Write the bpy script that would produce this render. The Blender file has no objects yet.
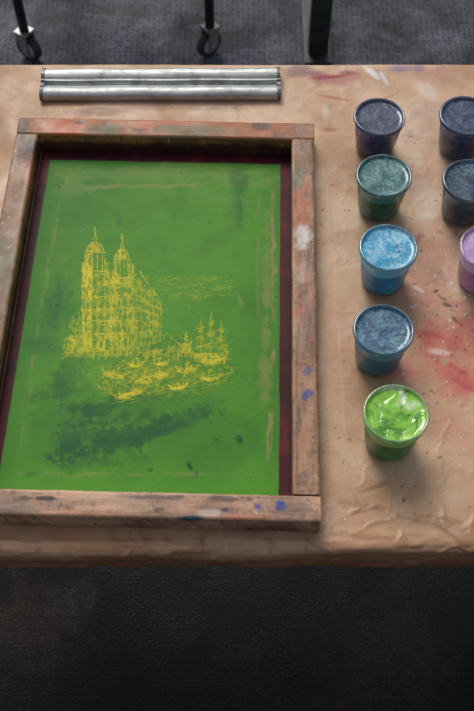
import bpy, bmesh, math, random
import numpy as np
random.seed(7)
rng = np.random.default_rng(11)
TZ = 0.75          # table top height
H = 1.0            # camera height above table
F = 1000.0
TH = math.radians(59.0)
S, C = math.sin(TH), math.cos(TH)

def P(u, v, z=0.0):
    a = (u-237)/F; b = (355.5-v)/F
    t = (H-z)/(S-b*C)
    return a*t, t*(C+b*S)

def UV(x, y, z=0.0):
    d = y*C+(H-z)*S; up = y*S-(H-z)*C
    return 237+F*x/d, 355.5-F*up/d

def lin(r, g=None, b=None):
    c = np.array([r, g, b], float)/255.0
    return np.where(c <= 0.04045, c/12.92, ((c+0.055)/1.055)**2.4)
def L4(*c):
    l = lin(*c); return (float(l[0]), float(l[1]), float(l[2]), 1.0)

# ---------- numpy noise ----------
_tab = {}
def vnoise(x, y, seed=0):
    if seed not in _tab:
        _tab[seed] = np.random.default_rng(seed+100).random((256, 256))
    T = _tab[seed]
    xi = np.floor(x).astype(int); yi = np.floor(y).astype(int)
    fx = x-xi; fy = y-yi
    fx = fx*fx*(3-2*fx); fy = fy*fy*(3-2*fy)
    x0 = xi % 256; x1 = (xi+1) % 256; y0 = yi % 256; y1 = (yi+1) % 256
    return (T[x0, y0]*(1-fx)+T[x1, y0]*fx)*(1-fy)+(T[x0, y1]*(1-fx)+T[x1, y1]*fx)*fy
def fbm(x, y, o=4, seed=0):
    s = 0; a = 1; n = 0
    for i in range(o):
        s = s+a*vnoise(x*2**i+17.3*i, y*2**i+9.1*i, seed+i); n += a; a *= 0.5
    return s/n
def sstep(a, b, x):
    t = np.clip((x-a)/(b-a), 0, 1); return t*t*(3-2*t)
def mixc(col, m, c):
    m = np.clip(m, 0, 1)[..., None]
    return col*(1-m)+np.asarray(c)*m

# ---------- helpers ----------
def link(o):
    bpy.context.scene.collection.objects.link(o); return o
def empty(name, loc, rot=0.0):
    o = bpy.data.objects.new(name, None); o.empty_display_size = 0.02
    o.location = loc; o.rotation_euler = (0, 0, rot); return link(o)
def mesh(name, verts, faces, mat=None, parent=None, smooth=True, col=None):
    me = bpy.data.meshes.new(name)
    me.from_pydata(verts if isinstance(verts, list) else verts.tolist(), [], faces if isinstance(faces, list) else faces.tolist())
    if smooth:
        me.polygons.foreach_set("use_smooth", [True]*len(me.polygons))
    if col is not None:
        at = me.color_attributes.new("paint", 'FLOAT_COLOR', 'POINT')
        c4 = np.ones((len(me.vertices), 4), np.float32); c4[:, :3] = col
        at.data.foreach_set("color", c4.ravel())
    me.update()
    o = bpy.data.objects.new(name, me)
    if mat: me.materials.append(mat)
    link(o)
    if parent: o.parent = parent
    return o
def gridfaces(nu, nv, wrap=False):
    i = np.arange(nu-1 if not wrap else nu)[:, None]; j = np.arange(nv-1)[None, :]
    i2 = (i+1) % nu
    a = i*nv+j; b = i2*nv+j; c = i2*nv+j+1; d = i*nv+j+1
    return np.stack([a, b, c, d], -1).reshape(-1, 4)
def lathe(name, prof, mat, parent, n=72, loc=(0, 0, 0), axis='z', wob=0.0):
    nv = len(prof); V = []
    for i in range(n):
        an = 2*math.pi*i/n
        k = 1+wob*math.sin(2*an+1)
        for r, z in prof:
            r = max(r, 1e-5)*k
            if axis == 'z': V.append((loc[0]+r*math.cos(an), loc[1]+r*math.sin(an), loc[2]+z))
            else: V.append((loc[0]+z, loc[1]+r*math.cos(an), loc[2]+r*math.sin(an)))
    f = gridfaces(n, nv, True)
    return mesh(name, V, f, mat, parent)
def boxes(name, lst, mat, parent, bev=0.001, seg=2):
    bm = bmesh.new()
    for (x0, x1, y0, y1, z0, z1) in lst:
        r = bmesh.ops.create_cube(bm, size=1)
        for v in r['verts']:
            v.co.x = x0+(v.co.x+.5)*(x1-x0); v.co.y = y0+(v.co.y+.5)*(y1-y0); v.co.z = z0+(v.co.z+.5)*(z1-z0)
    if bev: bmesh.ops.bevel(bm, geom=bm.edges[:], offset=bev, segments=seg, affect='EDGES', profile=.7)
    me = bpy.data.meshes.new(name); bm.to_mesh(me); bm.free()
    me.materials.append(mat)
    o = link(bpy.data.objects.new(name, me))
    if parent: o.parent = parent
    return o

class NT:
    def __init__(s, name):
        s.m = bpy.data.materials.new(name); s.m.use_nodes = True
        s.t = s.m.node_tree; s.n = s.t.nodes; s.b = s.n["Principled BSDF"]; s.out = s.n["Material Output"]
    def add(s, typ, **k):
        n = s.n.new(typ)
        for a, v in k.items(): setattr(n, a, v)
        return n
    def l(s, a, b): s.t.links.new(a, b)
    def coord(s, scale=(1, 1, 1)):
        tc = s.add('ShaderNodeTexCoord'); mp = s.add('ShaderNodeMapping')
        mp.inputs['Scale'].default_value = scale
        s.l(tc.outputs['Object'], mp.inputs['Vector']); return mp.outputs['Vector']
    def noise(s, vec, scale, detail=4, rough=.55, dist=0.0):
        n = s.add('ShaderNodeTexNoise'); n.inputs['Scale'].default_value = scale
        n.inputs['Detail'].default_value = detail; n.inputs['Roughness'].default_value = rough
        n.inputs['Distortion'].default_value = dist
        s.l(vec, n.inputs['Vector']); return n.outputs['Fac']
    def ramp(s, fac, stops):
        r = s.add('ShaderNodeValToRGB'); e = r.color_ramp.elements
        while len(e) < len(stops): e.new(.5)
        for i, (p, c) in enumerate(stops):
            e[i].position = p; e[i].color = c if len(c) == 4 else (*c, 1)
        s.l(fac, r.inputs['Fac']); return r.outputs['Color']
    def mix(s, fac, a, b, mode='MIX'):
        m = s.add('ShaderNodeMix', data_type='RGBA', blend_type=mode)
        for sock, v in ((m.inputs[0], fac), (m.inputs[6], a), (m.inputs[7], b)):
            if hasattr(v, 'is_output'): s.l(v, sock)
            else: sock.default_value = v
        return m.outputs[2]
    def math(s, op, a, b=0.0):
        m = s.add('ShaderNodeMath', operation=op)
        for k, v in ((0, a), (1, b)):
            if hasattr(v, 'is_output'): s.l(v, m.inputs[k])
            else: m.inputs[k].default_value = v
        return m.outputs[0]
    def bump(s, h, strength=.3, dist=.001, prev=None):
        b = s.add('ShaderNodeBump'); b.inputs['Strength'].default_value = strength
        b.inputs['Distance'].default_value = dist; s.l(h, b.inputs['Height'])
        if prev: s.l(prev, b.inputs['Normal'])
        return b.outputs['Normal']
    def attr(s):
        a = s.add('ShaderNodeAttribute'); a.attribute_name = "paint"; return a.outputs['Color']
def G(v): return (v, v, v, 1)

# ---------- materials ----------
def m_paper():
    m = NT("kraft_paper"); v = m.coord()
    g = m.ramp(m.noise(v, 420, 3, .7), [(.3, G(.86)), (.7, G(1.0))])
    g2 = m.ramp(m.noise(v, 45, 6, .65, .4), [(.3, G(.9)), (.7, G(1.0))])
    c = m.mix(1, m.mix(1, m.attr(), g, 'MULTIPLY'), g2, 'MULTIPLY')
    m.l(c, m.b.inputs['Base Color'])
    m.l(m.ramp(m.noise(v, 14, 5, .6, .6), [(.38, G(.36)), (.6, G(.6))]), m.b.inputs['Roughness'])
    m.b.inputs['Specular IOR Level'].default_value = .4
    n = m.bump(m.noise(v, 45, 6, .6, .8), .35, .0018)
    n = m.bump(m.noise(v, 600, 2), .15, .0004, n)
    m.l(n, m.b.inputs['Normal']); return m.m
def m_wood():
    m = NT("stained_frame_wood"); v = m.coord((1, 12, 12))
    g = m.ramp(m.noise(v, 30, 6, .66, .5), [(.30, G(.74)), (.48, G(.92)), (.66, G(1.0))])
    v2 = m.coord((1, 1, 1))
    g2 = m.ramp(m.noise(v2, 200, 4, .75), [(.35, G(.88)), (.6, G(1.0))])
    c = m.mix(1, m.mix(1, m.attr(), g, 'MULTIPLY'), g2, 'MULTIPLY')
    m.l(c, m.b.inputs['Base Color'])
    m.l(m.ramp(m.noise(v2, 30, 4), [(.35, G(.32)), (.65, G(.5))]), m.b.inputs['Roughness'])
    m.b.inputs['Specular IOR Level'].default_value = .4
    n = m.bump(m.noise(v, 40, 6, .66), .25, .001)
    m.l(n, m.b.inputs['Normal']); return m.m
def m_screen():
    m = NT("green_emulsion_mesh"); v = m.coord()
    g = m.ramp(m.noise(v, 500, 2, .6), [(.3, G(.92)), (.7, G(1.0))])
    c = m.mix(1, m.attr(), g, 'MULTIPLY')
    m.l(c, m.b.inputs['Base Color'])
    m.b.inputs['Roughness'].default_value = .5
    m.b.inputs['Specular IOR Level'].default_value = .16
    n = m.bump(m.noise(v, 900, 1), .08, .0004)
    m.l(n, m.b.inputs['Normal']); return m.m
def m_metal(name, base=.62, rough=.3, tint=(1, 1, 1), metallic=.85):
    m = NT(name); v = m.coord((1, 14, 14)); v2 = m.coord()
    g = m.noise(v2, 60, 6, .7, .5)
    K = lambda f: (min(1, base*f*tint[0]), min(1, base*f*tint[1]), min(1, base*f*tint[2]), 1)
    c = m.ramp(g, [(.3, K(.55)), (.5, K(.95)), (.75, K(1.12))])
    m.l(c, m.b.inputs['Base Color']); m.b.inputs['Metallic'].default_value = metallic
    r = m.ramp(m.noise(v, 30, 5, .6), [(.3, G(rough*.75)), (.7, G(rough*1.35))])
    m.l(r, m.b.inputs['Roughness'])
    m.l(m.bump(m.noise(v2, 40, 4), .3, .001), m.b.inputs['Normal']); return m.m
def m_simple(name, c1, c2, rough=.6, scale=40, bump=.2, metallic=0, st=(1, 1, 1)):
    m = NT(name); v = m.coord(st)
    n = m.noise(v, scale, 6, .65, .3)
    m.l(m.ramp(n, [(.32, c1), (.68, c2)]), m.b.inputs['Base Color'])
    m.b.inputs['Roughness'].default_value = rough; m.b.inputs['Metallic'].default_value = metallic
    m.l(m.bump(n, bump, .001), m.b.inputs['Normal']); return m.m
def m_floor():
    m = NT("pebbled_dark_floor"); v = m.coord()
    sp = m.add('ShaderNodeSeparateXYZ'); m.l(v, sp.inputs[0])
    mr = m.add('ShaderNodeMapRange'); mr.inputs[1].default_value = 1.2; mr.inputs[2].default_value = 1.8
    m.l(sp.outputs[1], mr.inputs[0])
    vo = m.add('ShaderNodeTexVoronoi'); vo.inputs['Scale'].default_value = 150
    vo.inputs['Randomness'].default_value = .5
    m.l(v, vo.inputs['Vector'])
    dots = m.ramp(vo.outputs['Distance'], [(.12, G(1.0)), (.5, G(.4))])
    vb = m.add('ShaderNodeTexVoronoi'); vb.inputs['Scale'].default_value = 75; vb.inputs['Randomness'].default_value = .35
    m.l(v, vb.inputs['Vector'])
    dotb = m.ramp(vb.outputs['Distance'], [(.15, G(.3)), (.45, G(1.0))])
    dots = m.mix(mr.outputs[0], dots, dotb)
    n = m.noise(v, 2.6, 5, .6, .6)
    big = m.ramp(n, [(.38, L4(20, 19, 20)), (.5, L4(30, 28, 28)), (.6, L4(50, 40, 34)), (.72, L4(70, 62, 54))])
    def spot(u, vv, r, c, amt, base):
        x, y = P(u, vv, -TZ)
        d = m.add('ShaderNodeVectorMath', operation='DISTANCE'); m.l(v, d.inputs[0]); d.inputs[1].default_value = (x, y, 0)
        dd = m.math('ADD', d.outputs['Value'], m.math('MULTIPLY', m.math('SUBTRACT', m.noise(v, 14, 5, .65, .6), .5), r*1.6))
        mr_ = m.add('ShaderNodeMapRange'); mr_.inputs[1].default_value = r; mr_.inputs[2].default_value = r*.35; mr_.inputs[3].default_value = 0; mr_.inputs[4].default_value = amt
        m.l(dd, mr_.inputs[0]); return m.mix(mr_.outputs[0], base, c)
    big = spot(30, 622, .11, L4(84, 70, 62), .7, big)  # faint reflections on the front floor, painted into the colour as patches
    big = spot(72, 600, .06, L4(80, 72, 70), .6, big)
    big = spot(175, 625, .06, L4(66, 52, 44), .4, big)
    big = spot(390, 650, .14, L4(54, 58, 54), .55, big)
    fine = m.ramp(m.noise(v, 60, 5, .7), [(.3, G(.45)), (.7, G(1.0))])
    sky_sheen = m.ramp(m.noise(v, 5, 6, .6, .6), [(.36, L4(50, 51, 58)), (.5, L4(92, 93, 104)), (.66, L4(132, 134, 146))])  # pale blue-grey of the back floor, sky sheen painted into the colour
    big = m.mix(mr.outputs[0], big, sky_sheen)
    c = m.mix(1, m.mix(1, big, dots, 'MULTIPLY'), fine, 'MULTIPLY')
    m.l(c, m.b.inputs['Base Color'])
    m.l(m.ramp(m.noise(v, 9, 4), [(.3, G(.48)), (.7, G(.75))]), m.b.inputs['Roughness'])
    m.b.inputs['Specular IOR Level'].default_value = .22
    inv = m.ramp(vo.outputs['Distance'], [(.1, G(1)), (.55, G(0))])
    m.l(m.bump(inv, .4, .0012), m.b.inputs['Normal']); return m.m
def m_plastic(name, lo, hi, tint=(.8, .82, .82, 1), tr_c=(.97, .98, .98, 1), refl=.05):
    m = NT(name)
    tr = m.add('ShaderNodeBsdfTransparent'); tr.inputs['Color'].default_value = tr_c
    df = m.add('ShaderNodeBsdfDiffuse'); df.inputs['Color'].default_value = tint
    gl = m.add('ShaderNodeBsdfGlossy'); gl.inputs['Roughness'].default_value = .1
    m1 = m.add('ShaderNodeMixShader'); v = m.coord((1, 1, .5))
    h = m.ramp(m.noise(v, 120, 4), [(.4, G(lo)), (.75, G(hi))])
    m.l(h, m1.inputs[0]); m.l(tr.outputs[0], m1.inputs[1]); m.l(df.outputs[0], m1.inputs[2])
    m2 = m.add('ShaderNodeMixShader'); lw = m.add('ShaderNodeLayerWeight'); lw.inputs[0].default_value = .3
    fac = m.math('ADD', m.math('MULTIPLY', m.math('POWER', lw.outputs['Facing'], 3.0), .4), refl)
    m.l(fac, m2.inputs[0]); m.l(m1.outputs[0], m2.inputs[1]); m.l(gl.outputs[0], m2.inputs[2])
    m.l(m2.outputs[0], m.out.inputs['Surface']); return m.m
def m_ink(name, c1, c2, top):
    m = NT(name); v = m.coord((1, 1, 1.6))
    base = m.ramp(m.noise(v, 38, 5, .6, 1.0), [(.38, c1), (.66, c2)])
    sp = m.add('ShaderNodeSeparateXYZ'); m.l(m.coord(), sp.inputs[0])
    z = m.math('ADD', sp.outputs[2], m.math('MULTIPLY', m.noise(v, 45, 4, .6), .016))
    mr = m.add('ShaderNodeMapRange'); mr.inputs[1].default_value = .0440; mr.inputs[2].default_value = .0480
    m.l(z, mr.inputs[0])
    m.l(m.mix(mr.outputs[0], base, top), m.b.inputs['Base Color'])
    m.b.inputs['Roughness'].default_value = .35; m.b.inputs['Specular IOR Level'].default_value = .2
    m.b.inputs['Subsurface Weight'].default_value = .4; m.b.inputs['Subsurface Radius'].default_value = (.4, .4, .4); m.b.inputs['Subsurface Scale'].default_value = .025
    return m.m
def m_lid(name, c1, c2, sp, amt=.5, wet=False):
    m = NT(name); v = m.coord()
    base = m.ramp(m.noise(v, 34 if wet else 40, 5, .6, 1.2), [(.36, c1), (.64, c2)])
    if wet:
        painted_glint = m.ramp(m.noise(v, 36, 2, .45, .8), [(.56, G(0)), (.68, G(.75))])
        c = m.mix(painted_glint, base, sp)  # soft white highlights painted into the wet lid's colour
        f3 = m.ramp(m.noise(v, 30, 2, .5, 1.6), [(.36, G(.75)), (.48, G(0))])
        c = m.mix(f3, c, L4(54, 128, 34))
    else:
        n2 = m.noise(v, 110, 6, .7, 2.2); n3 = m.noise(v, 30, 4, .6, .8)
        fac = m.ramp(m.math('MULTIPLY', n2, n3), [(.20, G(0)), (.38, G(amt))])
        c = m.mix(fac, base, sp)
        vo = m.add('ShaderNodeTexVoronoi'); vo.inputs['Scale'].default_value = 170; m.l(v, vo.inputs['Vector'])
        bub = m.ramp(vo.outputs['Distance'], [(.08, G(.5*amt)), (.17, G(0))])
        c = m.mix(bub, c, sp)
    m.l(c, m.b.inputs['Base Color'])
    m.b.inputs['Roughness'].default_value = .2 if wet else .35
    m.b.inputs['Specular IOR Level'].default_value = .3
    m.b.inputs['Coat Weight'].default_value = 1 if wet else .8; m.b.inputs['Coat Roughness'].default_value = .04; m.b.inputs['Coat IOR'].default_value = 1.5
    n = m.bump(m.noise(v, 46 if wet else 50, 3, .5, .6), .8 if wet else .5, .004 if wet else .002)
    m.l(n, m.b.inputs['Normal']); m.l(n, m.b.inputs['Coat Normal']); return m.m

PAPER, WOOD, SCREEN, FLOOR = m_paper(), m_wood(), m_screen(), m_floor()
PLASTIC = m_plastic("clear_cup_plastic", .0, .10)
STEEL = m_metal("worn_aluminium", .44, .46, (.95, 1, .97), .75)
DSTEEL = m_metal("dull_dark_steel", .16, .45)
RUBBER = m_simple("worn_grey_rubber", L4(34, 34, 36), L4(62, 60, 60), .55)
HUB = m_simple("light_grey_hub", L4(150, 148, 144), L4(196, 194, 188), .45)
CAST = m_simple("zinc_caster_steel", L4(120, 120, 118), L4(180, 180, 176), .38, 60, .2, .5)
DGREEN = m_simple("dark_green_paint", L4(20, 26, 26), L4(56, 66, 62), .5, 30)
BLACKP = m_simple("black_painted_metal", L4(22, 22, 24), L4(56, 54, 54), .45, 30)
TWOOD = m_simple("rough_table_wood", L4(60, 42, 30), L4(110, 80, 58), .7, 12, .3, 0, (8, 1, 1))

# ---------- floor ----------
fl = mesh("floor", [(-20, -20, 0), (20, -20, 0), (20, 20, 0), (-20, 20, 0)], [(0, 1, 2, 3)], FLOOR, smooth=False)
fl["kind"] = "structure"; fl["label"] = "dark pebbled workshop floor with reflections painted in as lighter patches"; fl["category"] = "floor"

# ---------- table ----------
table = empty("table", (0, .72, 0))
table["label"] = "work table covered in paint-stained brown kraft paper"; table["category"] = "table"
X0, X1 = -.62, .52
YF, YB = .362, 1.086
boxes("tabletop", [(X0+.008, X1-.008, YF+.010-.72, YB-.008-.72, TZ-.055, TZ-.010)], TWOOD, table, .003)
for sx in (X0+.06, X1-.06):
    for sy in (YF+.06, YB-.06):
        boxes("leg", [(sx-.03, sx+.03, sy-.03-.72, sy+.03-.72, 0, TZ-.056)], TWOOD, table, .003)
R = .010
prof = []
def arc(cy, cz, a0, a1, n):
    for k in range(n):
        a = a0+(a1-a0)*k/(n-1); prof.append((cy+R*math.cos(a), cz+R*math.sin(a), math.cos(a), math.sin(a)))
for k in range(20): prof.append((YB, -.05+k*.002, 1, 0))
arc(YB-R, -R, 0, math.pi/2, 8)
for yy in np.arange(YB-R-.002, YF+R, -.002): prof.append((yy, 0, 0, 1))
arc(YF+R, -R, math.pi/2, math.pi, 10)
for k in range(1, 26): prof.append((YF, -R-k*.002, -1, 0))
prof = np.array(prof)
ds = np.r_[0, np.cumsum(np.hypot(np.diff(prof[:, 0]), np.diff(prof[:, 1])))]
xs = np.arange(X0, X1, .0016)
XX, SS = np.meshgrid(xs, ds, indexing='ij')
Yp = np.broadcast_to(prof[:, 0], XX.shape); Zp = np.broadcast_to(prof[:, 1], XX.shape)
Ny = np.broadcast_to(prof[:, 2], XX.shape); Nz = np.broadcast_to(prof[:, 3], XX.shape)
n1 = fbm(XX*9, SS*9, 4, 3)
rid = 1-np.abs(2*fbm(XX*14+n1*2, SS*20+n1*2, 3, 20)-1)
rid = np.clip((rid-.88)/.12, 0, 1)**1.6
rid2 = 1-np.abs(2*fbm(XX*26+n1*3, SS*34-n1*2, 3, 120)-1)
rid2 = np.clip((rid2-.86)/.14, 0, 1)**1.3
front = sstep(YF+.07, YF+.01, Yp)
rightz = sstep(.0, .2, XX)*sstep(.75, .45, Yp)
disp = .0018*(n1-.5)+rid*(.0004+.0005*rightz+.0015*front)+rid2*(.0003+.0014*front)
fr2 = fbm(XX*10, SS*60, 4, 40)
disp += front*(fr2-.5)*.009*sstep(YF+.04, YF, Yp)+front*.003*(fbm(XX*5, SS*8, 3, 50)-.5)
flat = np.where((XX > -.32) & (XX < .12) & (Yp > .375) & (Yp < .96), .25, 1.0)
disp *= flat
hem = sstep(-.04, -.064, Zp)*(Yp < .5)
Zw = Zp+Nz*disp-hem*.010*(fbm(XX*8, SS*0+3, 3, 61)-.5)
Yw = Yp+Ny*disp+hem*.006
U, V = UV(XX, np.where(Yp > YF+.001, Yp, YF), 0*XX)
V = V+np.where(Ny < 0, -Zp*500, 0)
col = np.zeros(XX.shape+(3,))+lin(216, 174, 136)
q = fbm(XX*6, SS*6, 5, 70); q2 = fbm(XX*22, SS*22, 5, 77); q3 = fbm(XX*70, SS*70, 4, 85)
col = mixc(col, sstep(.42, .68, q)*.7, lin(236, 202, 168))
col = mixc(col, sstep(.52, .3, q)*.5, lin(196, 150, 112))
col = mixc(col, sstep(.52, .72, q2)*.4, lin(178, 134, 100))
col = mixc(col, sstep(.47, .25, q2)*.5, lin(242, 214, 186))
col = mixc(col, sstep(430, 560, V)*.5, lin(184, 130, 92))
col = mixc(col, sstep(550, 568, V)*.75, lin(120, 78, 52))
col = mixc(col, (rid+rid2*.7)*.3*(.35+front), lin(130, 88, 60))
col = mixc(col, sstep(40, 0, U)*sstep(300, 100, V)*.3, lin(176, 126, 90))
def blob(u, v, ru, rv, ang, c, amt=.8, edge=.5, nz=.5, rough=None):
    global col
    a = math.radians(ang); du = U-u; dv = V-v
    x = (du*math.cos(a)+dv*math.sin(a))/ru; y = (-du*math.sin(a)+dv*math.cos(a))/rv
    d = np.hypot(x, y)+(q2-.5)*nz*2.2+(q3-.5)*nz*1.6
    m = 1-sstep(1-edge, 1+edge*.4, d)
    col = mixc(col, m*amt*(.55+.8*q3), lin(*c))
for (u, v, ru, rv, ang, c, amt) in [
    (435, 338, 56, 26, 12, (208, 92, 82), .9), (452, 374, 54, 22, 16, (212, 96, 92), .9), (425, 366, 38, 16, -10, (218, 118, 110), .8),
    (465, 345, 24, 38, 0, (190, 84, 76), .65), (428, 300, 28, 30, 0, (226, 150, 132), .6), (432, 250, 18, 34, 0, (206, 130, 112), .55),
    (425, 180, 16, 44, 0, (200, 140, 120), .5), (335, 78, 44, 8, 0, (170, 70, 84), .75), (440, 76, 50, 8, 2, (184, 116, 116), .5), (398, 70, 24, 5, 0, (104, 104, 156), .75),
    (455, 430, 36, 24, 10, (214, 136, 116), .5), (345, 140, 20, 40, 0, (208, 150, 120), .35), (340, 330, 16, 50, 0, (204, 144, 108), .35), (300, 72, 24, 6, 0, (100, 78, 96), .6),
    (430, 120, 16, 26, 0, (160, 136, 130), .45), (428, 205, 14, 22, 0, (240, 222, 206), .6), (436, 275, 16, 14, 0, (150, 120, 112), .45), (340, 200, 14, 40, 0, (232, 206, 178), .5), (350, 470, 30, 24, 0, (232, 196, 158), .4)]:
    blob(u, v, ru, rv, ang, c, amt, .95, .95)
for b in [
    (372, 73, 3.5, 12, -50, (244, 240, 238), .95), (384, 78, 2.5, 10, -30, (240, 236, 234), .85),
    (328, 77, 20, 2.5, -5, (160, 44, 64), .8), (350, 73, 12, 2, 5, (140, 44, 70), .7),
    (335, 98, 16, 1.6, 10, (180, 66, 58), .6),
    (425, 90, 18, 8, 30, (238, 216, 196), .7), (440, 352, 14, 4, 8, (242, 214, 204), .75),
    (447, 305, 6, 2, 20, (60, 74, 76), .9), (436, 291, 4, 2, -20, (50, 52, 62), .9), (442, 298, 8, 1.5, 35, (90, 66, 64), .7),
    (455, 320, 7, 1.8, 40, (90, 60, 60), .8), (420, 290, 9, 2.4, 30, (238, 228, 220), .8), (414, 306, 7, 1.6, -20, (240, 230, 222), .7),
    (418, 240, 2, 9, 20, (176, 76, 66), .6), (430, 215, 9, 6, 0, (242, 220, 200), .7), (440, 232, 5, 1.5, 10, (90, 100, 140), .6),
    (418, 160, 6, 12, 0, (234, 208, 184), .6), (350, 440, 3, 1.2, 20, (120, 60, 48), .7), (440, 458, 3, 1.4, 0, (90, 50, 44), .8),
    (360, 505, 24, 4, 8, (140, 92, 62), .4), (404, 500, 2, 2, 0, (80, 60, 54), .8), (372, 488, 20, 3, -18, (146, 96, 66), .45),
    (440, 520, 30, 4, 8, (150, 98, 66), .45), (120, 548, 60, 5, 1, (212, 152, 104), .4), (200, 108, 60, 4, 0, (150, 104, 74), .55), (90, 112, 30, 4, 0, (130, 86, 66), .5),
    (20, 95, 14, 9, 0, (184, 130, 92), .5), (330, 130, 8, 2, 0, (170, 60, 52), .6), (325, 112, 5, 8, 0, (236, 218, 196), .5), (455, 285, 8, 8, 0, (232, 200, 180), .6)]:
    blob(*b)
for b in [(452, 366, 24, 4, 20, (188, 60, 62), .7), (430, 334, 24, 4, 12, (184, 58, 56), .7), (462, 384, 18, 3, 30, (192, 66, 66), .65), (420, 372, 13, 3, 0, (190, 70, 68), .6)]:
    blob(*b, .9, .9)
for _ in range(75):
    if random.random() < .7: cu_, cv_, sp_ = random.uniform(410, 475), random.uniform(215, 400), 12
    else: cu_, cv_, sp_ = random.uniform(320, 480), random.uniform(66, 530), 16
    cc_ = random.choice([(70, 40, 38), (150, 50, 46), (50, 60, 96), (246, 240, 232), (110, 64, 50), (90, 70, 60), (240, 222, 206), (170, 60, 60)])
    for _ in range(random.choice([1, 2, 3, 6, 9])):
        r = random.uniform(.3, 1.0)
        blob(random.gauss(cu_, sp_), random.gauss(cv_, sp_), r*random.uniform(1, 2.2), r, random.uniform(0, 180), cc_, .9, .4, .3)
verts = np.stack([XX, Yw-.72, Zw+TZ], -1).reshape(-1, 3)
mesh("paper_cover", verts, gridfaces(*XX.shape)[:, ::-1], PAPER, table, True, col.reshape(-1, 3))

# ---------- screen printing frame ----------
FC = (-.1000, .6652); PHI = math.radians(-1.5)
frame = empty("screen_printing_frame", (FC[0], FC[1], TZ+.0022), PHI)
frame["label"] = "wooden silkscreen frame with green emulsion and yellow building drawing"; frame["category"] = "screen printing frame"
cr, sr = math.cos(PHI), math.sin(PHI)
def l2w(x, y): return FC[0]+x*cr-y*sr, FC[1]+x*sr+y*cr
def w2l(x, y):
    dx, dy = x-FC[0], y-FC[1]; return dx*cr+dy*sr, -dx*sr+dy*cr
W2, LL2, RW, RH = .194, .278, .029, .030

def rail(name, cx, cy, length, rot, base, seed, stains_shade, wid=RW):
    pr = []
    hw = wid/2; r = .0024
    def side(p, q, n):
        for k in range(n): pr.append((p[0]+(q[0]-p[0])*k/n, p[1]+(q[1]-p[1])*k/n))
    side((-hw+r, 0), (hw-r, 0), 6); side((hw-r, 0), (hw, r), 2); side((hw, r), (hw, RH-r), 12)
    side((hw, RH-r), (hw-r*.3, RH-r*.3), 1); side((hw-r*.3, RH-r*.3), (hw-r, RH), 1)
    side((hw-r, RH), (-hw+r, RH), 18); side((-hw+r, RH), (-hw+r*.3, RH-r*.3), 1); side((-hw+r*.3, RH-r*.3), (-hw, RH-r), 1)
    side((-hw, RH-r), (-hw, r), 12); side((-hw, r), (-hw+r, 0), 2)
    pr = np.array(pr); m = len(pr)
    n = int(length/.0014)
    t = np.linspace(-length/2, length/2, n)
    T, K = np.meshgrid(t, np.arange(m), indexing='ij')
    Yl = pr[:, 0][K]; Zl = pr[:, 1][K]
    w = (fbm(T*40, Yl*120+seed, 3, seed)-.5)*.0007
    Yl2 = Yl+np.sign(Yl)*w; Zl2 = np.where(Zl > .02, Zl+w+(fbm(T*8, Yl*0, 2, seed+9)-.5)*.0012, Zl)
    endk = (1-np.clip((length/2-np.abs(T))/.0022, 0, 1))
    Yl2 = Yl2*(1-.04*endk)
    vv = np.stack([T, Yl2, Zl2], -1).reshape(-1, 3)
    i = np.arange(n-1)[:, None]; j = np.arange(m)[None, :]; j2 = (j+1) % m
    f = np.stack([i*m+j, (i+1)*m+j, (i+1)*m+j2, i*m+j2], -1).reshape(-1, 4).tolist()
    f.append(list(range(m))); f.append([(n-1)*m+k for k in range(m)][::-1])
    c0, s0 = math.cos(rot), math.sin(rot)
    fx = cx+T*c0-Yl*s0; fy = cy+T*s0+Yl*c0
    wx, wy = l2w(fx, fy)
    Ur, Vr = UV(wx, wy, Zl)
    qa = fbm(fx*25, fy*25+Zl*20, 5, seed+3); qb = fbm(fx*110+Zl*60, fy*110, 4, seed+5); ql = fbm(T*9, Yl*120+Zl*120, 4, seed+7)
    cc = np.zeros(T.shape+(3,))+lin(*base)
    cc = mixc(cc, sstep(.45, .7, qa)*.5, lin(*[min(255, k*1.2) for k in base]))
    cc = mixc(cc, sstep(.5, .3, qa)*.5, lin(*[k*.64 for k in base]))
    cc = mixc(cc, sstep(.52, .70, ql)*.4, lin(88, 56, 40))
    cc = mixc(cc, sstep(.45, .3, ql)*.2, lin(200, 160, 126))
    cc = mixc(cc, sstep(.62, .74, qb)*.3, lin(56, 44, 44))
    cc = mixc(cc, sstep(.74, .78, fbm(fx*240, fy*240+Zl*90, 2, seed+21))*.5, lin(44, 42, 48))
    cc = mixc(cc, sstep(.80, .84, fbm(fx*210+9, fy*210+Zl*90, 2, seed+25))*.5, lin(220, 200, 180))
    edge = np.exp(-((np.abs(Yl)-hw+.0012)/.0012)**2)*(Zl > RH-.004)
    cc = mixc(cc, edge*.35*sstep(.4, .6, qb+.1), lin(212, 176, 144))
    inner = sstep(.020, .012, Zl+(qb-.5)*.012)
    ismid = (np.abs(fx) < W2-.022) & (np.abs(fy) < LL2-.022)
    cc = mixc(cc, inner*np.where(ismid, .8, .2), lin(60, 26, 28))
    for (u, v, ru, rv, c, a) in stains_shade:
        d = np.hypot((Ur-u)/ru, (Vr-v)/rv)+(qa-.5)*1.4+(qb-.5)*1.4
        cc = mixc(cc, (1-sstep(.4, 1.15, d))*a, lin(*c))
    o = mesh(name, vv, f, WOOD, frame, True, cc.reshape(-1, 3))
    o.location = (cx, cy, 0); o.rotation_euler = (0, 0, rot)
    me = o.data; me.polygons[len(f)-1].use_smooth = False; me.polygons[len(f)-2].use_smooth = False
    return o
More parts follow.
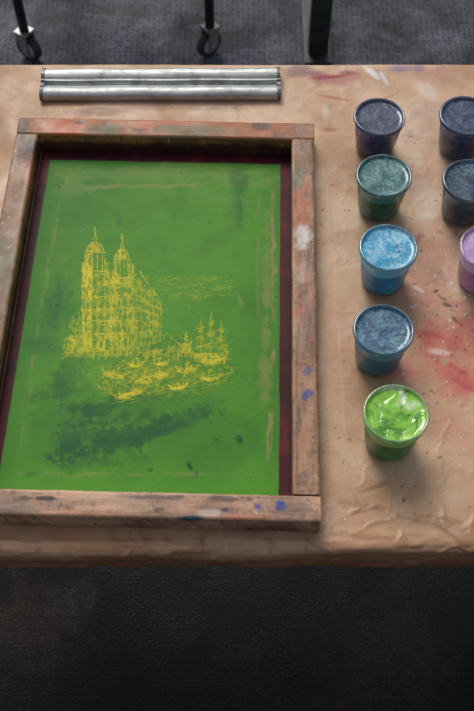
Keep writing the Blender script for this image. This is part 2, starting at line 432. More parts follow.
rail("rail", 0, LL2-RW/2, 2*W2, 0, (158, 104, 68), 201,
     [(60, 128, 44, 10, (200, 98, 46), .85), (150, 127, 64, 9, (200, 106, 54), .8), (235, 128, 48, 10, (188, 108, 60), .75), (108, 130, 26, 6, (90, 104, 52), .85), (280, 128, 18, 8, (190, 104, 58), .65),
      (190, 131, 36, 5, (108, 106, 56), .8), (25, 128, 10, 9, (68, 60, 50), .7), (303, 130, 10, 8, (142, 120, 92), .6), (262, 127, 12, 4, (74, 54, 44), .8), (140, 131, 8, 2, (50, 44, 44), .8), (80, 124, 6, 2, (50, 40, 40), .8), (165, 150, 150, 6, (58, 36, 34), .7)])  # last entry paints the inner face's shade as a dark band
rail("rail", 0, -LL2+RW/2, 2*W2, 0, (196, 152, 122), 231,
     [(45, 499, 24, 3, (40, 38, 42), .95), (190, 519, 14, 3.4, (36, 90, 98), .95), (258, 508, 5, 5, (40, 76, 150), 1), (281, 506, 4.5, 4.5, (36, 70, 156), 1),
      (120, 505, 40, 9, (214, 174, 146), .5), (20, 508, 20, 8, (134, 108, 88), .6), (300, 512, 14, 10, (130, 108, 94), .6), (230, 500, 26, 3, (80, 62, 54), .75),
      (150, 498, 36, 2.5, (84, 66, 56), .75), (90, 514, 38, 5, (190, 110, 76), .6), (210, 514, 14, 4, (224, 200, 182), .6), (240, 518, 24, 5, (182, 108, 76), .55), (70, 508, 8, 2, (50, 44, 50), .6), (160, 510, 5, 2, (60, 50, 52), .7), (225, 511, 4, 2, (44, 50, 90), .8), (317, 520, 6, 12, (84, 68, 60), .6), (120, 530, 170, 7, (100, 66, 48), .6), (290, 536, 60, 7, (88, 60, 48), .6)])
sl = 2*LL2-2*RW-.0012
rail("rail", -W2+RW/2-.001, 0, sl, math.pi/2, (142, 104, 72), 261,
     [(28, 150, 14, 16, (52, 48, 44), .8), (20, 210, 12, 30, (160, 116, 78), .5), (8, 260, 10, 28, (100, 100, 58), .75), (30, 180, 7, 26, (170, 92, 54), .7), (24, 230, 4, 14, (74, 54, 46), .6)])
rail("rail", W2-RW/2-.0005, 0, sl, math.pi/2, (166, 120, 88), 291,
     [(303, 160, 12, 24, (132, 98, 68), .6), (302, 208, 10, 24, (194, 108, 66), .75), (301, 240, 8, 13, (222, 214, 204), .9), (304, 275, 8, 16, (204, 166, 140), .6), (304, 330, 10, 24, (140, 110, 92), .6),
      (306, 372, 8, 8, (84, 88, 122), .8), (306, 395, 7, 6, (46, 66, 132), .9), (305, 440, 11, 26, (196, 144, 106), .6), (299, 312, 6, 14, (184, 90, 58), .7), (304, 480, 10, 12, (112, 90, 76), .7), (298, 176, 5, 16, (94, 104, 60), .8), (309, 345, 3, 16, (160, 90, 60), .5), (298, 420, 3, 20, (84, 66, 56), .7), (308, 260, 2, 14, (60, 50, 50), .6)])

# ---------- mesh screen with drawing ----------
st = .00060
ix, iy = W2-RW+.0, LL2-RW
gx = np.arange(-ix+.0003, ix-.0003, st); gy = np.arange(-iy+.0003, iy-.0003, st)
GX, GY = np.meshgrid(gx, gy, indexing='ij')
wx, wy = l2w(GX, GY)
U, V = UV(wx, wy, .003)
N0 = fbm(GX*12, GY*12, 5, 401); N1 = fbm(GX*50, GY*50, 5, 411); N2 = fbm(GX*200, GY*200, 3, 421)
q2, q3 = N1, N2
col = np.zeros(GX.shape+(3,))+lin(76, 142, 36)
col = mixc(col, sstep(.4, .7, N0)*.45, lin(92, 154, 42))
col = mixc(col, sstep(.5, .3, N0)*.45, lin(56, 120, 38))
col = mixc(col, sstep(.52, .75, N1)*.25, lin(54, 112, 38))
col = mixc(col, sstep(.45, .25, N1)*.2, lin(96, 152, 50))
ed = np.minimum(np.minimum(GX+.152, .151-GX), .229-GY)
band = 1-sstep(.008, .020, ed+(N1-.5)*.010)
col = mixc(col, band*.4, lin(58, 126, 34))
col = mixc(col, sstep(450, 500, V)*.45, lin(92, 166, 38))
for b in [
    (165, 176, 120, 9, 0, (128, 152, 76), .45), (75, 190, 24, 9, 0, (124, 148, 76), .4), (240, 186, 9, 24, 10, (32, 94, 46), .6),
    (200, 196, 50, 7, 5, (112, 148, 70), .3), (238, 215, 12, 14, 0, (42, 100, 44), .35),
    (268, 275, 6, 90, 1.5, (142, 144, 82), .5), (265, 350, 6, 60, 1.5, (146, 146, 84), .45),
    (57, 300, 16, 34, 10, (36, 94, 48), .6), (45, 345, 18, 20, 10, (38, 96, 46), .5), (66, 380, 14, 22, 20, (36, 92, 46), .5), (60, 250, 10, 24, 0, (104, 140, 58), .3)]:
    blob(*b, .95, .9)
for b in [
    (85, 412, 34, 13, -12, (22, 78, 48), .7), (120, 440, 62, 11, -14, (20, 74, 48), .7), (72, 438, 26, 16, 0, (26, 82, 48), .65), (170, 424, 34, 8, -20, (26, 82, 46), .6),
    (100, 462, 42, 7, -8, (34, 90, 42), .5), (130, 402, 44, 8, -8, (34, 94, 42), .42), (60, 392, 16, 12, 0, (30, 86, 46), .5)]:
    blob(*b, .9, 1.3)
for b in [
    (190, 467, 3.5, 7, -30, (12, 60, 38), .95), (196, 474, 3, 4, 0, (12, 60, 38), .85), (240, 440, 4.5, 4.5, 0, (16, 70, 38), .9), (216, 440, 4, 3, 0, (22, 76, 38), .75),
    (150, 470, 3, 2, 0, (24, 70, 38), .7), (120, 222, 3, 6, 0, (34, 92, 42), .45), (240, 300, 3, 9, -25, (156, 158, 86), .45)]:
    blob(*b, .7, .6)
for _ in range(200):
    u = random.uniform(0, 280); v = random.uniform(170, 490)
    blob(u, v, random.uniform(.5, 2), random.uniform(.4, 1.3), random.uniform(0, 180), random.choice([(26, 82, 42), (130, 160, 84), (34, 92, 40), (20, 64, 40)]), .5, .5, .5)
seed_off = [0]
def smear(u0, v0, u1, v1, wd, c, amt, thr=.47):
    global col
    dx, dy = u1-u0, v1-v0; L = math.hypot(dx, dy); dx /= L; dy /= L
    a = (U-u0)*dx+(V-v0)*dy; p = -(U-u0)*dy+(V-v0)*dx
    p = p+(vnoise(a*.015+seed_off[0], a*0, 5)-.5)*wd*1.2+(N1-.5)*wd*2.2; seed_off[0] += 3.7
    m = (1-sstep(.2, 1.2, np.abs(p)/wd))*sstep(0, 12, a)*(1-sstep(L-24, L, a))
    m = m*sstep(thr-.09, thr+.11, fbm(a*.05, p*.5+seed_off[0], 5, 7)*.5+N1*.5)
    col = mixc(col, m*amt, lin(*c))
for s_ in [(70, 432, 185, 410, 8, (18, 70, 44), .5), (60, 448, 170, 436, 9, (20, 74, 46), .5), (95, 455, 205, 418, 6, (20, 72, 44), .45), (60, 412, 112, 404, 8, (18, 70, 44), .5), (52, 424, 90, 470, 6, (24, 78, 44), .4),
           (160, 436, 212, 414, 5, (26, 80, 42), .45), (90, 425, 145, 470, 6, (28, 82, 42), .35), (56, 270, 50, 340, 7, (32, 88, 44), .45)]:
    smear(*s_, .46)
for s_ in [(50, 187, 272, 184, 3, (164, 150, 100), .5), (50, 176, 200, 172, 5, (142, 154, 90), .35), (150, 168, 280, 172, 5, (146, 154, 94), .35),
           (273, 182, 269, 470, 3.2, (170, 148, 104), .65), (259, 190, 258, 330, 2.4, (146, 146, 90), .35), (61, 184, 28, 390, 2.6, (150, 146, 92), .42), (30, 380, 14, 475, 2.6, (144, 148, 86), .35),
           (20, 400, 100, 385, 6, (34, 92, 44), .45), (245, 165, 236, 240, 6, (30, 90, 44), .4), (12, 473, 268, 475, 3, (148, 152, 84), .42)]:
    smear(*s_, .52)

# --- drawing raster ---
ink = np.zeros(GX.shape, np.float32)
def seg(i0, j0, i1, j1, w, s):
    a0, a1 = int(min(i0, i1)-w-2), int(max(i0, i1)+w+3); b0, b1 = int(min(j0, j1)-w-2), int(max(j0, j1)+w+3)
    a0 = max(a0, 0); b0 = max(b0, 0)
    if a1 <= a0 or b1 <= b0: return
    I, J = np.meshgrid(np.arange(a0, min(a1, ink.shape[0])), np.arange(b0, min(b1, ink.shape[1])), indexing='ij')
    if I.size == 0: return
    dx, dy = i1-i0, j1-j0; L2 = dx*dx+dy*dy+1e-9
    t = np.clip(((I-i0)*dx+(J-j0)*dy)/L2, 0, 1)
    d = np.hypot(I-(i0+t*dx), J-(j0+t*dy))
    v = np.clip(w/2+.5-d, 0, 1)*s
    sub = ink[I[0, 0]:I[-1, 0]+1, J[0, 0]:J[0, -1]+1]
    np.maximum(sub, v, out=sub)
WM = 1.2
def st_(pts, w=1.0, s=.85, jit=.36, step=3.0, gap=.10):
    out = []
    for (a, b), (c, d) in zip(pts[:-1], pts[1:]):
        n = max(1, int(math.hypot(c-a, d-b)/step))
        for k in range(n): out.append((a+(c-a)*k/n, b+(d-b)*k/n))
    out.append(pts[-1])
    pr = None
    for (u, v) in out:
        u += random.gauss(0, jit); v += random.gauss(0, jit)
        x, y = w2l(*P(u, v, .003)); p = ((x-gx[0])/st, (y-gy[0])/st)
        if pr and random.random() > gap: seg(*pr, *p, w*WM*random.uniform(.7, 1.4), min(1, s*random.uniform(.7, 1.15)))
        pr = p
def ell(cu, cv, ru, rv, a0=0, a1=360, **k):
    n = max(6, int((ru+rv)*abs(a1-a0)/360))
    st_([(cu+ru*math.cos(math.radians(a0+(a1-a0)*i/n)), cv-rv*math.sin(math.radians(a0+(a1-a0)*i/n))) for i in range(n+1)], **k)
def hatch(u0, u1, v0, v1, n, ang, ln, w=.8, s=.6):
    for _ in range(n):
        u = random.uniform(u0, u1); v = random.uniform(v0, v1); a = math.radians(ang+random.gauss(0, 8)); l = ln*random.uniform(.4, 1.2)/2
        st_([(u-l*math.cos(a), v+l*math.sin(a)), (u+l*math.cos(a), v-l*math.sin(a))], w=w, s=s*random.uniform(.5, 1.1), jit=.3)
VN = fbm(U*.9, V*.28, 3, 601); HN = fbm(U*.22+4, V*.9, 3, 611); DN = fbm(U*.45+V*.2, V*.6-U*.25, 3, 621); BN = fbm(U*.5, V*.5, 4, 631)
def mass(mask, nz, thr, s):
    global ink
    ink = np.maximum(ink, np.clip(mask, 0, 1)*sstep(thr-.12, thr+.10, nz)*s).astype(np.float32)
def box(u0, u1, v0, v1, f=1.2):
    return sstep(u0-f, u0+f, U)*(1-sstep(u1-f, u1+f, U))*sstep(v0-f, v0+f, V)*(1-sstep(v1-f, v1+f, V))
def oval(u, v, ru, rv): return 1-sstep(.75, 1.15, np.hypot((U-u)/ru, (V-v)/rv))
def fl_(k, u): return [286, 298, 310, 322, 335, 352][k]+(u-82)/52*[-4, -3, -2.5, -2, -2, -3][k]
def wl(k, u):
    t = (u-134)/28; a = [282, 294, 307, 320, 333, 348][k]; b = [305, 311, 317, 324, 331, 341][k]; return a+(b-a)*t
wingtop = 282+(U-134)/28*23
mass(box(82, 134, 284, 350), VN*.55+BN*.45, .54, .7)
mass(box(82, 92, 262, 352), VN*.7+BN*.3, .43, .95); mass(box(109, 115, 280, 350), VN*.7+BN*.3, .44, .85); mass(box(127, 134, 264, 350), VN, .51, .6)
mass(box(82, 134, 340, 352), BN, .50, .7)
mass(box(134, 161, 270, 346)*(V > wingtop)*(V < 349-(U-134)*.25), VN*.6+BN*.4, .55, .55)
mass(oval(76, 345, 13, 11), BN, .50, .75); mass(oval(84, 352, 20, 6), BN*.5+HN*.5, .51, .65); mass(oval(76, 324, 6, 10), BN, .55, .5)
holes = []
def tower(cu, top, wd, base):
    h = wd/2
    st_([(cu, top-2), (cu, top+7)], w=1.4, s=1, gap=0); st_([(cu-2, top+1), (cu+2.2, top+1)], w=1.0, gap=0)
    ell(cu, top+8, 1.7, 2.2, s=1); st_([(cu-1.8, top+10), (cu-2.2, top+14)], w=1); st_([(cu+1.8, top+10), (cu+2.2, top+14)], w=1)
    mass(oval(cu-h*.1, top+21, h*.6, 9)*(V < top+22), BN*.5+DN*.5, .45, .9)
    ell(cu, top+22, h*.72, 9.5, 0, 180, w=1.5, s=1, gap=.03); ell(cu, top+22, h*.35, 9.5, 0, 180, w=.8)
    st_([(cu-h*.9, top+22), (cu+h*.9, top+22.5)], w=1.7, s=1, gap=0)
    a, b = top+23, top+41
    for k in (-.82, -.62, -.2, .2, .62, .82): st_([(cu+k*h, a), (cu+k*h, b)], w=1.1, s=.95, gap=.04)
    mass(box(cu-h*.85, cu-h*.2, a, b), VN*.6+BN*.4, .44, .9)
    holes.append((cu, a+9, h*.17, 6)); holes.append((cu+h*.42, a+9, h*.17, 6)); holes.append((cu-h*.42, a+9, h*.13, 5))
    st_([(cu-h-1, b), (cu+h+1, b+.6)], w=1.9, s=1, gap=0); st_([(cu-h, b+2.6), (cu+h, b+3.2)], w=.9)
    for k in (-1, 1):
        st_([(cu+k*(h), b), (cu+k*(h), b-6)], w=1.4, gap=0); ell(cu+k*h, b-7, .9, 1.2, w=1.1)
    for k in (-1, -.78, -.25, .25, .78, 1): st_([(cu+k*h, b), (cu+k*h, base)], w=1.05, s=.85, gap=.06)
    mass(box(cu-h, cu-h*.2, b, base), VN*.6+BN*.4, .44, .9); mass(box(cu, cu+h, b, base), BN, .56, .5)
    ell(cu, b+12, h*.32, 7, 0, 180, w=1.2); holes.append((cu, b+14, h*.26, 6))
    st_([(cu-h-1, base), (cu+h+1, base)], w=1.6, s=.95, gap=.02)
tower(95, 230, 24, 286); tower(122, 237, 19, 284)
st_([(106, 284), (108.5, 274), (112.5, 284)], w=1.3); ell(108.7, 272, 1, 1.5, w=1)
for k in range(6):
    st_([(81, fl_(k, 81)), (134, fl_(k, 134))], w=random.uniform(1.2, 1.8), s=.95, gap=.07)
    if k < 5: st_([(83, fl_(k, 83)+2.3), (133, fl_(k, 133)+2.3)], w=.7, s=.55, gap=.3)
    st_([(134, wl(k, 134)), (161, wl(k, 161))], w=random.uniform(1.0, 1.4), s=.85, gap=.1)
for u in (82, 90, 97.5, 105, 110, 116, 122, 128, 134):
    st_([(u, 285), (u+random.gauss(0, .5), 350)], w=1.1, s=.8, gap=.14)
cols = [(87, 1.3), (93.7, 1.8), (101.3, 1.8), (109, .8), (113, 1.3), (119, 1.7), (125, 1.7), (130, 1.1)]
for k in range(5):
    for (u, ru) in cols:
        if random.random() < .12: continue
        h = fl_(k+1, u)-fl_(k, u); u = u+random.gauss(0, .4)
        if random.random() < .8: ell(u, fl_(k, u)+h*.5, ru, h*.25, 0, 180, w=.9, s=.85)
        holes.append((u, fl_(k, u)+h*.62, ru*random.uniform(.7, 1.05), h*random.uniform(.24, .34)))
ell(108, 349, 4.5, 12, 0, 180, w=1.4, s=1); holes.append((108, 345, 3.2, 8))
u = 137
while u < 161:
    st_([(u, wl(0, u)), (u, wl(5, u))], w=.85, s=.65, gap=.2)
    for k in range(5):
        h = wl(k+1, u)-wl(k, u)
        if random.random() < .8: holes.append((u+1.8, wl(k, u)+h*.62, .9, h*.26)); ell(u+1.8, wl(k, u)+h*.5, 1, h*.2, 0, 180, w=.7, s=.6)
    u += 4.4-(u-137)*.05
st_([(134, 276), (140, 272), (162, 303)], w=1.2, s=.9); st_([(134, 279), (162, 305)], w=.9, s=.7)
hatch(136, 156, 276, 296, 10, 40, 6, .7, .45)
for _ in range(14):
    u = random.uniform(136, 160); v = wl(0, u)-2; st_([(u, v), (u, v-random.uniform(2, 5))], w=1.1, s=.85)
for (u, v, ru, rv) in holes:
    ink *= 1-.85*(1-sstep(.5, 1.3, np.hypot((U-u)/ru, (V-v)/rv)+(N2-.5)*.9))
for _ in range(26): ell(random.gauss(75, 5), random.gauss(342, 7), random.uniform(1, 3), random.uniform(1, 2.5), random.uniform(0, 180), random.uniform(200, 420), w=.9, s=.75)
hatch(62, 90, 345, 358, 22, 6, 11, .8, .6)
mass(box(84, 192, 348, 356, 2.5), HN*.4+BN*.6, .54, .7); st_([(64, 352), (110, 356), (165, 350), (232, 360)], w=1.1)
for _ in range(40):
    u = random.uniform(92, 192); v = random.uniform(349, 358); ell(u, v-3, .8, .9, w=.9); st_([(u, v-2), (u+random.uniform(-.5, .5), v+2.5)], w=1.2, s=.95)
for u0 in (164, 170, 176):
    b = 347; t = random.uniform(335, 340); st_([(u0, b), (u0, t), (u0+3, t-3), (u0+6, t)], w=.8, s=.65)
def ship(cu, b, w_, masts, hgt):
    h = w_/2
    mass(oval(cu, b-6, h+1, 6)*(V > b-11), HN*.5+BN*.5, .45, .9)
    st_([(cu-h-3, b-11), (cu-h+2, b-2), (cu, b), (cu+h-2, b-1), (cu+h+1, b-13)], w=1.5, s=.95, gap=.03)
    st_([(cu-h-3, b-11), (cu-h*.3, b-7), (cu+h*.5, b-8), (cu+h+1, b-13)], w=1.1, s=.95, gap=.03)
    st_([(cu-h-3, b-11), (cu-h-11, b-17)], w=1.0, gap=0)
    for mu, hh in masts:
        t = b-hgt*hh
        st_([(mu, b-7), (mu, t)], w=1.0, s=.85, gap=.05)
        for k, wd in ((.3, 6.2), (.55, 4.8), (.78, 3.2)):
            wd *= hgt/50; y = b-7+(t-b+7)*k
            st_([(mu-wd, y+.8), (mu+wd, y-.8)], w=1.0, s=.8, gap=.05)
            mass(oval(mu, y+2.5, wd*.9, 2.6), BN, .53, .5)
        for e_ in (-1, 1):
            for q_ in (5, 9): st_([(mu, t+3+q_), (mu+e_*q_, b-8)], w=.5, s=.45, gap=.2)
    st_([(masts[0][0], b-hgt*masts[0][1]+2), (cu-h-11, b-17)], w=.6, s=.55, gap=.1)
ship(211, 364, 30, [(201, .85), (211, 1), (221, .82)], 52)
ship(186, 354, 9, [(186, 1)], 24)
for (cu, cv, ru, rv, tl) in [(152, 376, 21, 6.5, -14), (114, 374, 13, 5, 10), (187, 369, 12, 3.5, -5), (130, 393, 18, 4.5, -16), (209, 378, 11, 3, 2), (161, 363, 8, 2.5, 0), (178, 387, 10, 2.5, -8), (136, 365, 8, 2.5, -4)]:
    a = math.radians(tl)
    p = []
    for i in range(13):
        x = -ru+2*ru*i/12; y = rv*(1-(x/ru)**2)-abs(x/ru)**3*3
        p.append((cu+x*math.cos(a), cv+y+x*math.sin(a)))
    st_(p, w=1.5, s=1, gap=.06, jit=.5); st_([p[0], (cu, cv+1), p[-1]], w=1.1, s=.85, gap=.1)
    du, dv = U-cu, V-cv; xr = du*math.cos(a)+dv*math.sin(a); yr = -du*math.sin(a)+dv*math.cos(a)
    mass((1-sstep(.7, 1.1, np.hypot(xr/(ru*.95), (yr-rv*.35)/(rv*.65)))), DN*.4+BN*.6, .42, .95)
    for _ in range(random.choice([2, 4, 5])):
        u = cu+random.uniform(-ru*.7, ru*.6); v = cv+(u-cu)*math.sin(a); st_([(u, v+1), (u+random.uniform(-1, 1.5), v-random.uniform(3, 7))], w=1.5, s=.95)
    if random.random() < .6: st_([(cu-4, cv), (cu+9, cv-14)], w=.8)
mass(oval(132, 382, 38, 18), DN*.4+BN*.6, .60, .65); mass(oval(165, 374, 70, 24), HN*.6+BN*.4, .62, .45); mass(oval(208, 370, 28, 9), HN*.5+BN*.5, .58, .5)
hatch(110, 168, 366, 394, 14, 22, 11, .9, .7)
for _ in range(110):
    v = random.uniform(360, 402); u = random.uniform(96, 230)
    if v > 388 and u > 190: continue
    hatch(u, u+1, v, v+.5, 1, random.uniform(-6, 12), random.uniform(6, 24), .65, .6)
for (cu, cv) in [(172, 282), (190, 287), (208, 280), (222, 288), (184, 296), (206, 298)]:
    for _ in range(3): ell(cu+random.gauss(0, 3), cv+random.gauss(0, 1.2), random.uniform(7, 13), random.uniform(1.5, 3.5), 20, random.uniform(190, 300), w=.7, s=.5, gap=.3)
hatch(160, 232, 276, 300, 30, 3, 13, .65, .42)
wear = np.clip(.84+1.1*(N1-.4), .45, 1.05)*np.clip(.8+1.0*(N2-.35), .6, 1)*(.75+.25*sstep(.34, .5, fbm(U*.07, V*.07, 3, 640)))
haze = np.zeros_like(ink)
for (u, v, ru, rv, a) in [(118, 312, 46, 44, .24), (98, 296, 20, 50, .24), (150, 374, 66, 26, .26), (140, 380, 40, 18, .26), (210, 350, 26, 24, .14), (196, 289, 40, 14, .08)]:
    haze = np.maximum(haze, a*(1-sstep(.5, 1.2, np.hypot((U-u)/ru, (V-v)/rv)+(N1-.5)*.9)))
haze = haze*sstep(.35, .62, N2*.5+N1*.5)*1.2
col = mixc(col, haze, lin(156, 174, 40))
col = mixc(col, ink*wear, lin(228, 206, 42))
wob = (fbm(GX*30, GY*30, 3, 501)-.5)*.0016
ingreen = np.minimum(np.minimum(GX+.1525+wob, .1512+wob-GX), np.minimum(.2305+wob-GY, GY+.2445))
mg = sstep(-.0005, .0007, ingreen)
mar = np.zeros_like(col)+lin(76, 24, 32)
mar = mixc(mar, sstep(.5, .7, N1)*.6, lin(110, 40, 40)); mar = mixc(mar, sstep(.5, .35, N0)*.5, lin(40, 18, 28))
mar = mixc(mar, sstep(.008, .013, -ingreen)*.5, lin(44, 22, 24))
col = mar*(1-mg[..., None])+col*mg[..., None]
zz = .0012+.0006*(N0-.5)
verts = np.stack([GX, GY, zz], -1).reshape(-1, 3)
mesh("screen_mesh", verts, gridfaces(*GX.shape), SCREEN, frame, True, col.reshape(-1, 3))

# ---------- scoop coater ----------
tx0, ty0 = P(41, 102, 0); tx1, _ = P(280, 100, 0)
Lc = tx1-tx0
coat = empty("scoop_coater", ((tx0+tx1)/2, ty0, TZ+.0015), math.radians(.3))
coat["label"] = "long worn aluminium emulsion scoop coater lying on brown paper"; coat["category"] = "metal scoop"
pf = [(0, .001), (-.0005, .005), (.0005, .0085), (.004, .0108), (.009, .0124), (.014, .0122), (.0185, .0100), (.0205, .0094), (.0215, .0092), (.0222, .0050), (.0250, .0042), (.0262, .0050), (.0272, .0100), (.0285, .0112),
      (.0310, .0112), (.0330, .0128), (.038, .0148), (.044, .0156), (.0490, .0142), (.0505, .0122), (.0525, .0112), (.053, .001)]
n = 80; V_ = []
for i in range(n):
    x = -Lc/2+.003+(Lc-.006)*i/(n-1)
    for (y, z) in pf: V_.append((x, y, z+.0004*math.sin(i*.21+y*80)))
o = mesh("trough", V_, gridfaces(n, len(pf)), STEEL, coat)
m = o.modifiers.new("s", 'SUBSURF'); m.levels = 1; m.render_levels = 2
for sgn in (-1, 1):
    xa = sgn*(Lc/2-.0015)
    pts = [(y, max(z, .009 if .015 < y < .03 else z)+.0010 if z > .0011 else z) for (y, z) in pf]
    bm = bmesh.new(); a = [bm.verts.new((xa-.0024, y, z)) for y, z in pts]; b = [bm.verts.new((xa+.0024, y, z)) for y, z in pts]
    k = len(pts)
    bm.faces.new(a); bm.faces.new(b[::-1])
    for i in range(k): bm.faces.new((a[i], b[i], b[(i+1) % k], a[(i+1) % k]))
    bmesh.ops.recalc_face_normals(bm, faces=bm.faces[:])
    me = bpy.data.meshes.new("end_cap"); bm.to_mesh(me); bm.free(); me.materials.append(DSTEEL)
    oo = link(bpy.data.objects.new("end_cap", me)); oo.parent = coat

# ---------- ink cups ----------
wall_prof = [(0, .0006), (.0235, .0006), (.0252, .0012), (.0262, .004), (.0322, .0495), (.0333, .0500), (.0340, .0510), (.0340, .0525)]
lid_prof = [(0, .0530), (.012, .0529), (.0262, .0526), (.0300, .0528), (.0310, .0536), (.0314, .0550)]
rim_prof = [(.0312, .0548), (.0317, .0557), (.0324, .0560), (.0335, .0558), (.0342, .0550), (.0346, .0534), (.0346, .0518), (.0341, .0514)]
def ink_prof(h):
    r = lambda z: .0262+(.0322-.0262)*(z-.004)/.0455-.0005
    return [(0, .0012), (.0232, .0013), (.0256, .0045), (r(h*.5), h*.5), (r(h), h), (r(h)-.001, h+.0004), (0, h+.0004)]
cups = [
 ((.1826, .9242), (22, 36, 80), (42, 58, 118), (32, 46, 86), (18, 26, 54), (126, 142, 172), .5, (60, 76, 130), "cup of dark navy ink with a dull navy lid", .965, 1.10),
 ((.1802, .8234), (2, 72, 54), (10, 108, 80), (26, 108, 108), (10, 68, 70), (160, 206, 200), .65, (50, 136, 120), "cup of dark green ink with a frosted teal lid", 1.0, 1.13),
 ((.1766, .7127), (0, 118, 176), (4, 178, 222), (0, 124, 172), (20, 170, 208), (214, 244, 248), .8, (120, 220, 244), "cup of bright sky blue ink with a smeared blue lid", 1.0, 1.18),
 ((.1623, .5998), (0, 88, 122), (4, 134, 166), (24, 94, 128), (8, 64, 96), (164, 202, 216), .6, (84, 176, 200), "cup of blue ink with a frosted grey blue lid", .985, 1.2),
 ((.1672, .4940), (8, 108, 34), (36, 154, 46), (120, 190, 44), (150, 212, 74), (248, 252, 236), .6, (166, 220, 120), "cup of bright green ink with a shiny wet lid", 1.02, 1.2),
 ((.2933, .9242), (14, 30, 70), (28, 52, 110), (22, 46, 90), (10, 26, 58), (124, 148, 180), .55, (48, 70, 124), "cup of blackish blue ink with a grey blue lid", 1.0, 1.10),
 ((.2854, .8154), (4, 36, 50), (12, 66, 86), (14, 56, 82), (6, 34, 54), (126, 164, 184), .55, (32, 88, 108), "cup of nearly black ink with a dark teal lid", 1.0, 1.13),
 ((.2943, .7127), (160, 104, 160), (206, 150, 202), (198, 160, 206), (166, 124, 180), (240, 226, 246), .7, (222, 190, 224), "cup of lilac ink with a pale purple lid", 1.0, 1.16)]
for i, (xy, b1, b2, l1, l2, sp, amt, tp, lab, sc, sz) in enumerate(cups):
    e = empty("ink_cup", (xy[0], xy[1]-.55*.055*(sz-1)*.9, TZ+.0018), random.uniform(0, 6.28))
    e.scale = (sc, sc, sz*sc)
    e["label"] = lab; e["category"] = "ink cup"; e["group"] = "lidded cups of printing ink on the table"
    lathe("cup_wall", wall_prof, PLASTIC, e)
    lathe("ink", ink_prof(.0492), m_ink("ink_colour", L4(*b1), L4(*b2), L4(*tp)), e)
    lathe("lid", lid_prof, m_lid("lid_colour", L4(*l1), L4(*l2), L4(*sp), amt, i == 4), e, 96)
    rc = L4(*[min(255, int(.3*k+.7*w_)) for k, w_ in zip(l1, sp)])
    lathe("lid_rim", rim_prof, m_plastic("frosted_rim_plastic", .16, .5, rc, L4(*[min(250, 170+int(k*.4)) for k in l1]), .14), e, 96)

# ---------- cart with casters ----------
cart = empty("rolling_rack", (-.29, 1.93, 0))
cart["label"] = "black metal rolling rack standing on small casters"; cart["category"] = "rack"
def caster(x, y, rot):
    bm = bmesh.new()
    for sx in (-.0165, .0135):
        sh = [(-.013, .020), (.004, .020), (.016, .062), (.016, .080), (-.014, .080), (-.016, .060)]
        a = [bm.verts.new((sx, yy, zz_)) for yy, zz_ in sh]; b = [bm.verts.new((sx+.003, yy, zz_)) for yy, zz_ in sh]
        bm.faces.new(a); bm.faces.new(b[::-1])
        for q_ in range(6): bm.faces.new((a[q_], b[q_], b[(q_+1) % 6], a[(q_+1) % 6]))
    r = bmesh.ops.create_cube(bm, size=1)
    for v_ in r['verts']: v_.co.x *= .036; v_.co.y = v_.co.y*.036+.001; v_.co.z = .0835+v_.co.z*.006
    bmesh.ops.recalc_face_normals(bm, faces=bm.faces[:])
    bmesh.ops.bevel(bm, geom=bm.edges[:], offset=.0008, segments=2, affect='EDGES')
    me = bpy.data.meshes.new("caster_fork"); bm.to_mesh(me); bm.free(); me.materials.append(CAST)
    f = link(bpy.data.objects.new("caster_fork", me)); f.parent = cart
    f.location = (x, y, 0); f.rotation_euler = (0, 0, rot)
    def prof_x(p): return p[::-1]
    lathe("wheel", prof_x([(0, -.0085), (.022, -.0085), (.024, -.0100), (.031, -.0100), (.0338, -.007), (.0345, 0), (.0338, .007), (.031, .0100), (.024, .0100), (.022, .0085), (0, .0085)]), RUBBER, f, 48, (0, -.004, .0347), 'x')
    lathe("hub", prof_x([(0, -.0120), (.014, -.0118), (.0225, -.0098), (.0225, .0098), (.014, .0118), (0, .0120)]), HUB, f, 32, (0, -.004, .0347), 'x')
    lathe("axle", prof_x([(0, -.0185), (.005, -.0185), (.0055, -.0175), (.0055, .0175), (.005, .0185), (0, .0185)]), STEEL, f, 24, (0, -.004, .0347), 'x')
    return f
for (x, y, r) in [(-.514+.29, -.015, 1.0), (-.066+.29, .0, -.85), (-.514+.29, .36, 1.1), (-.066+.29, .36, .2)]:
    caster(x, y, r)
    lathe("leg", [(0, .0868), (.0115, .0868), (.0115, .40), (0, .40)], BLACKP, cart, 24, (x, y, 0))
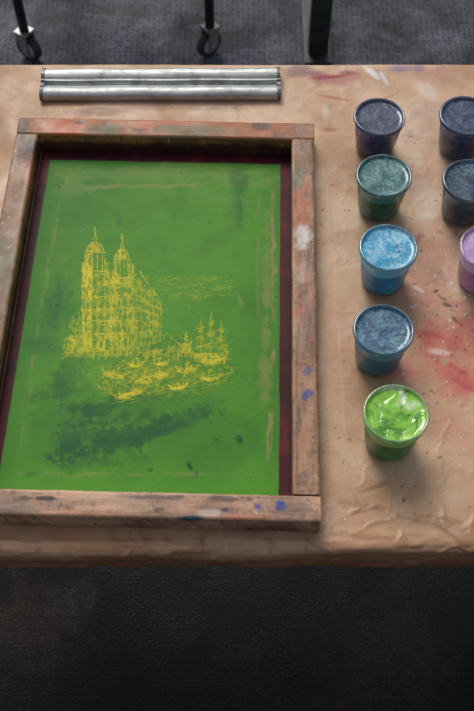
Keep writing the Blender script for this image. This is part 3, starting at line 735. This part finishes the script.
boxes("shelf", [(-.25, .25, -.03, .39, .40, .42)], BLACKP, cart, .002)

# ---------- stand with green leg ----------
stand = empty("stand", (.2, 1.93, 0))
stand["label"] = "dark green painted metal stand with splayed foot"; stand["category"] = "stand"
boxes("leg", [(-.024, .024, -.02, .02, .0165, .42)], DGREEN, stand, .003)
boxes("foot", [(-.034, .034, -.05, .30, 0, .016)], DGREEN, stand, .003)
boxes("brace", [(-.010, .010, .0205, .25, .12, .15)], BLACKP, stand, .002)

# ---------- light ----------
w = bpy.data.worlds.new("World"); bpy.context.scene.world = w; w.use_nodes = True
nt = w.node_tree; bg = nt.nodes["Background"]
sky = nt.nodes.new("ShaderNodeTexSky"); sky.sky_type = 'NISHITA'; sky.sun_disc = False
sky.sun_elevation = math.radians(48); sky.sun_rotation = math.radians(-18); sky.dust_density = 3; sky.air_density = 1
hs = nt.nodes.new("ShaderNodeHueSaturation"); hs.inputs['Saturation'].default_value = .5
nt.links.new(sky.outputs[0], hs.inputs['Color']); nt.links.new(hs.outputs[0], bg.inputs[0]); bg.inputs[1].default_value = .095
sd = bpy.data.lights.new("Sun", 'SUN'); sd.energy = 1.5; sd.angle = math.radians(26); sd.color = (1, .96, .91)
so = link(bpy.data.objects.new("Sun", sd))
from mathutils import Vector
az, el = math.radians(-18), math.radians(48)
dirv = Vector((math.sin(az)*math.cos(el), math.cos(az)*math.cos(el), math.sin(el)))
so.rotation_euler = dirv.to_track_quat('Z', 'Y').to_euler(); so.location = dirv*5

cam = bpy.data.cameras.new("Camera"); co = link(bpy.data.objects.new("Camera", cam))
co.location = (0, 0, TZ+H); co.rotation_euler = (math.radians(90)-TH, 0, 0)
cam.sensor_fit = 'VERTICAL'; cam.sensor_height = 36; cam.sensor_width = 24; cam.lens = F/711*36
cam.clip_start = .05; cam.clip_end = 100
cam.dof.use_dof = True; cam.dof.focus_distance = 1.16; cam.dof.aperture_fstop = 10
sc = bpy.context.scene; sc.camera = co
sc.view_settings.view_transform = 'Standard'; sc.view_settings.look = 'None'; sc.view_settings.exposure = 0
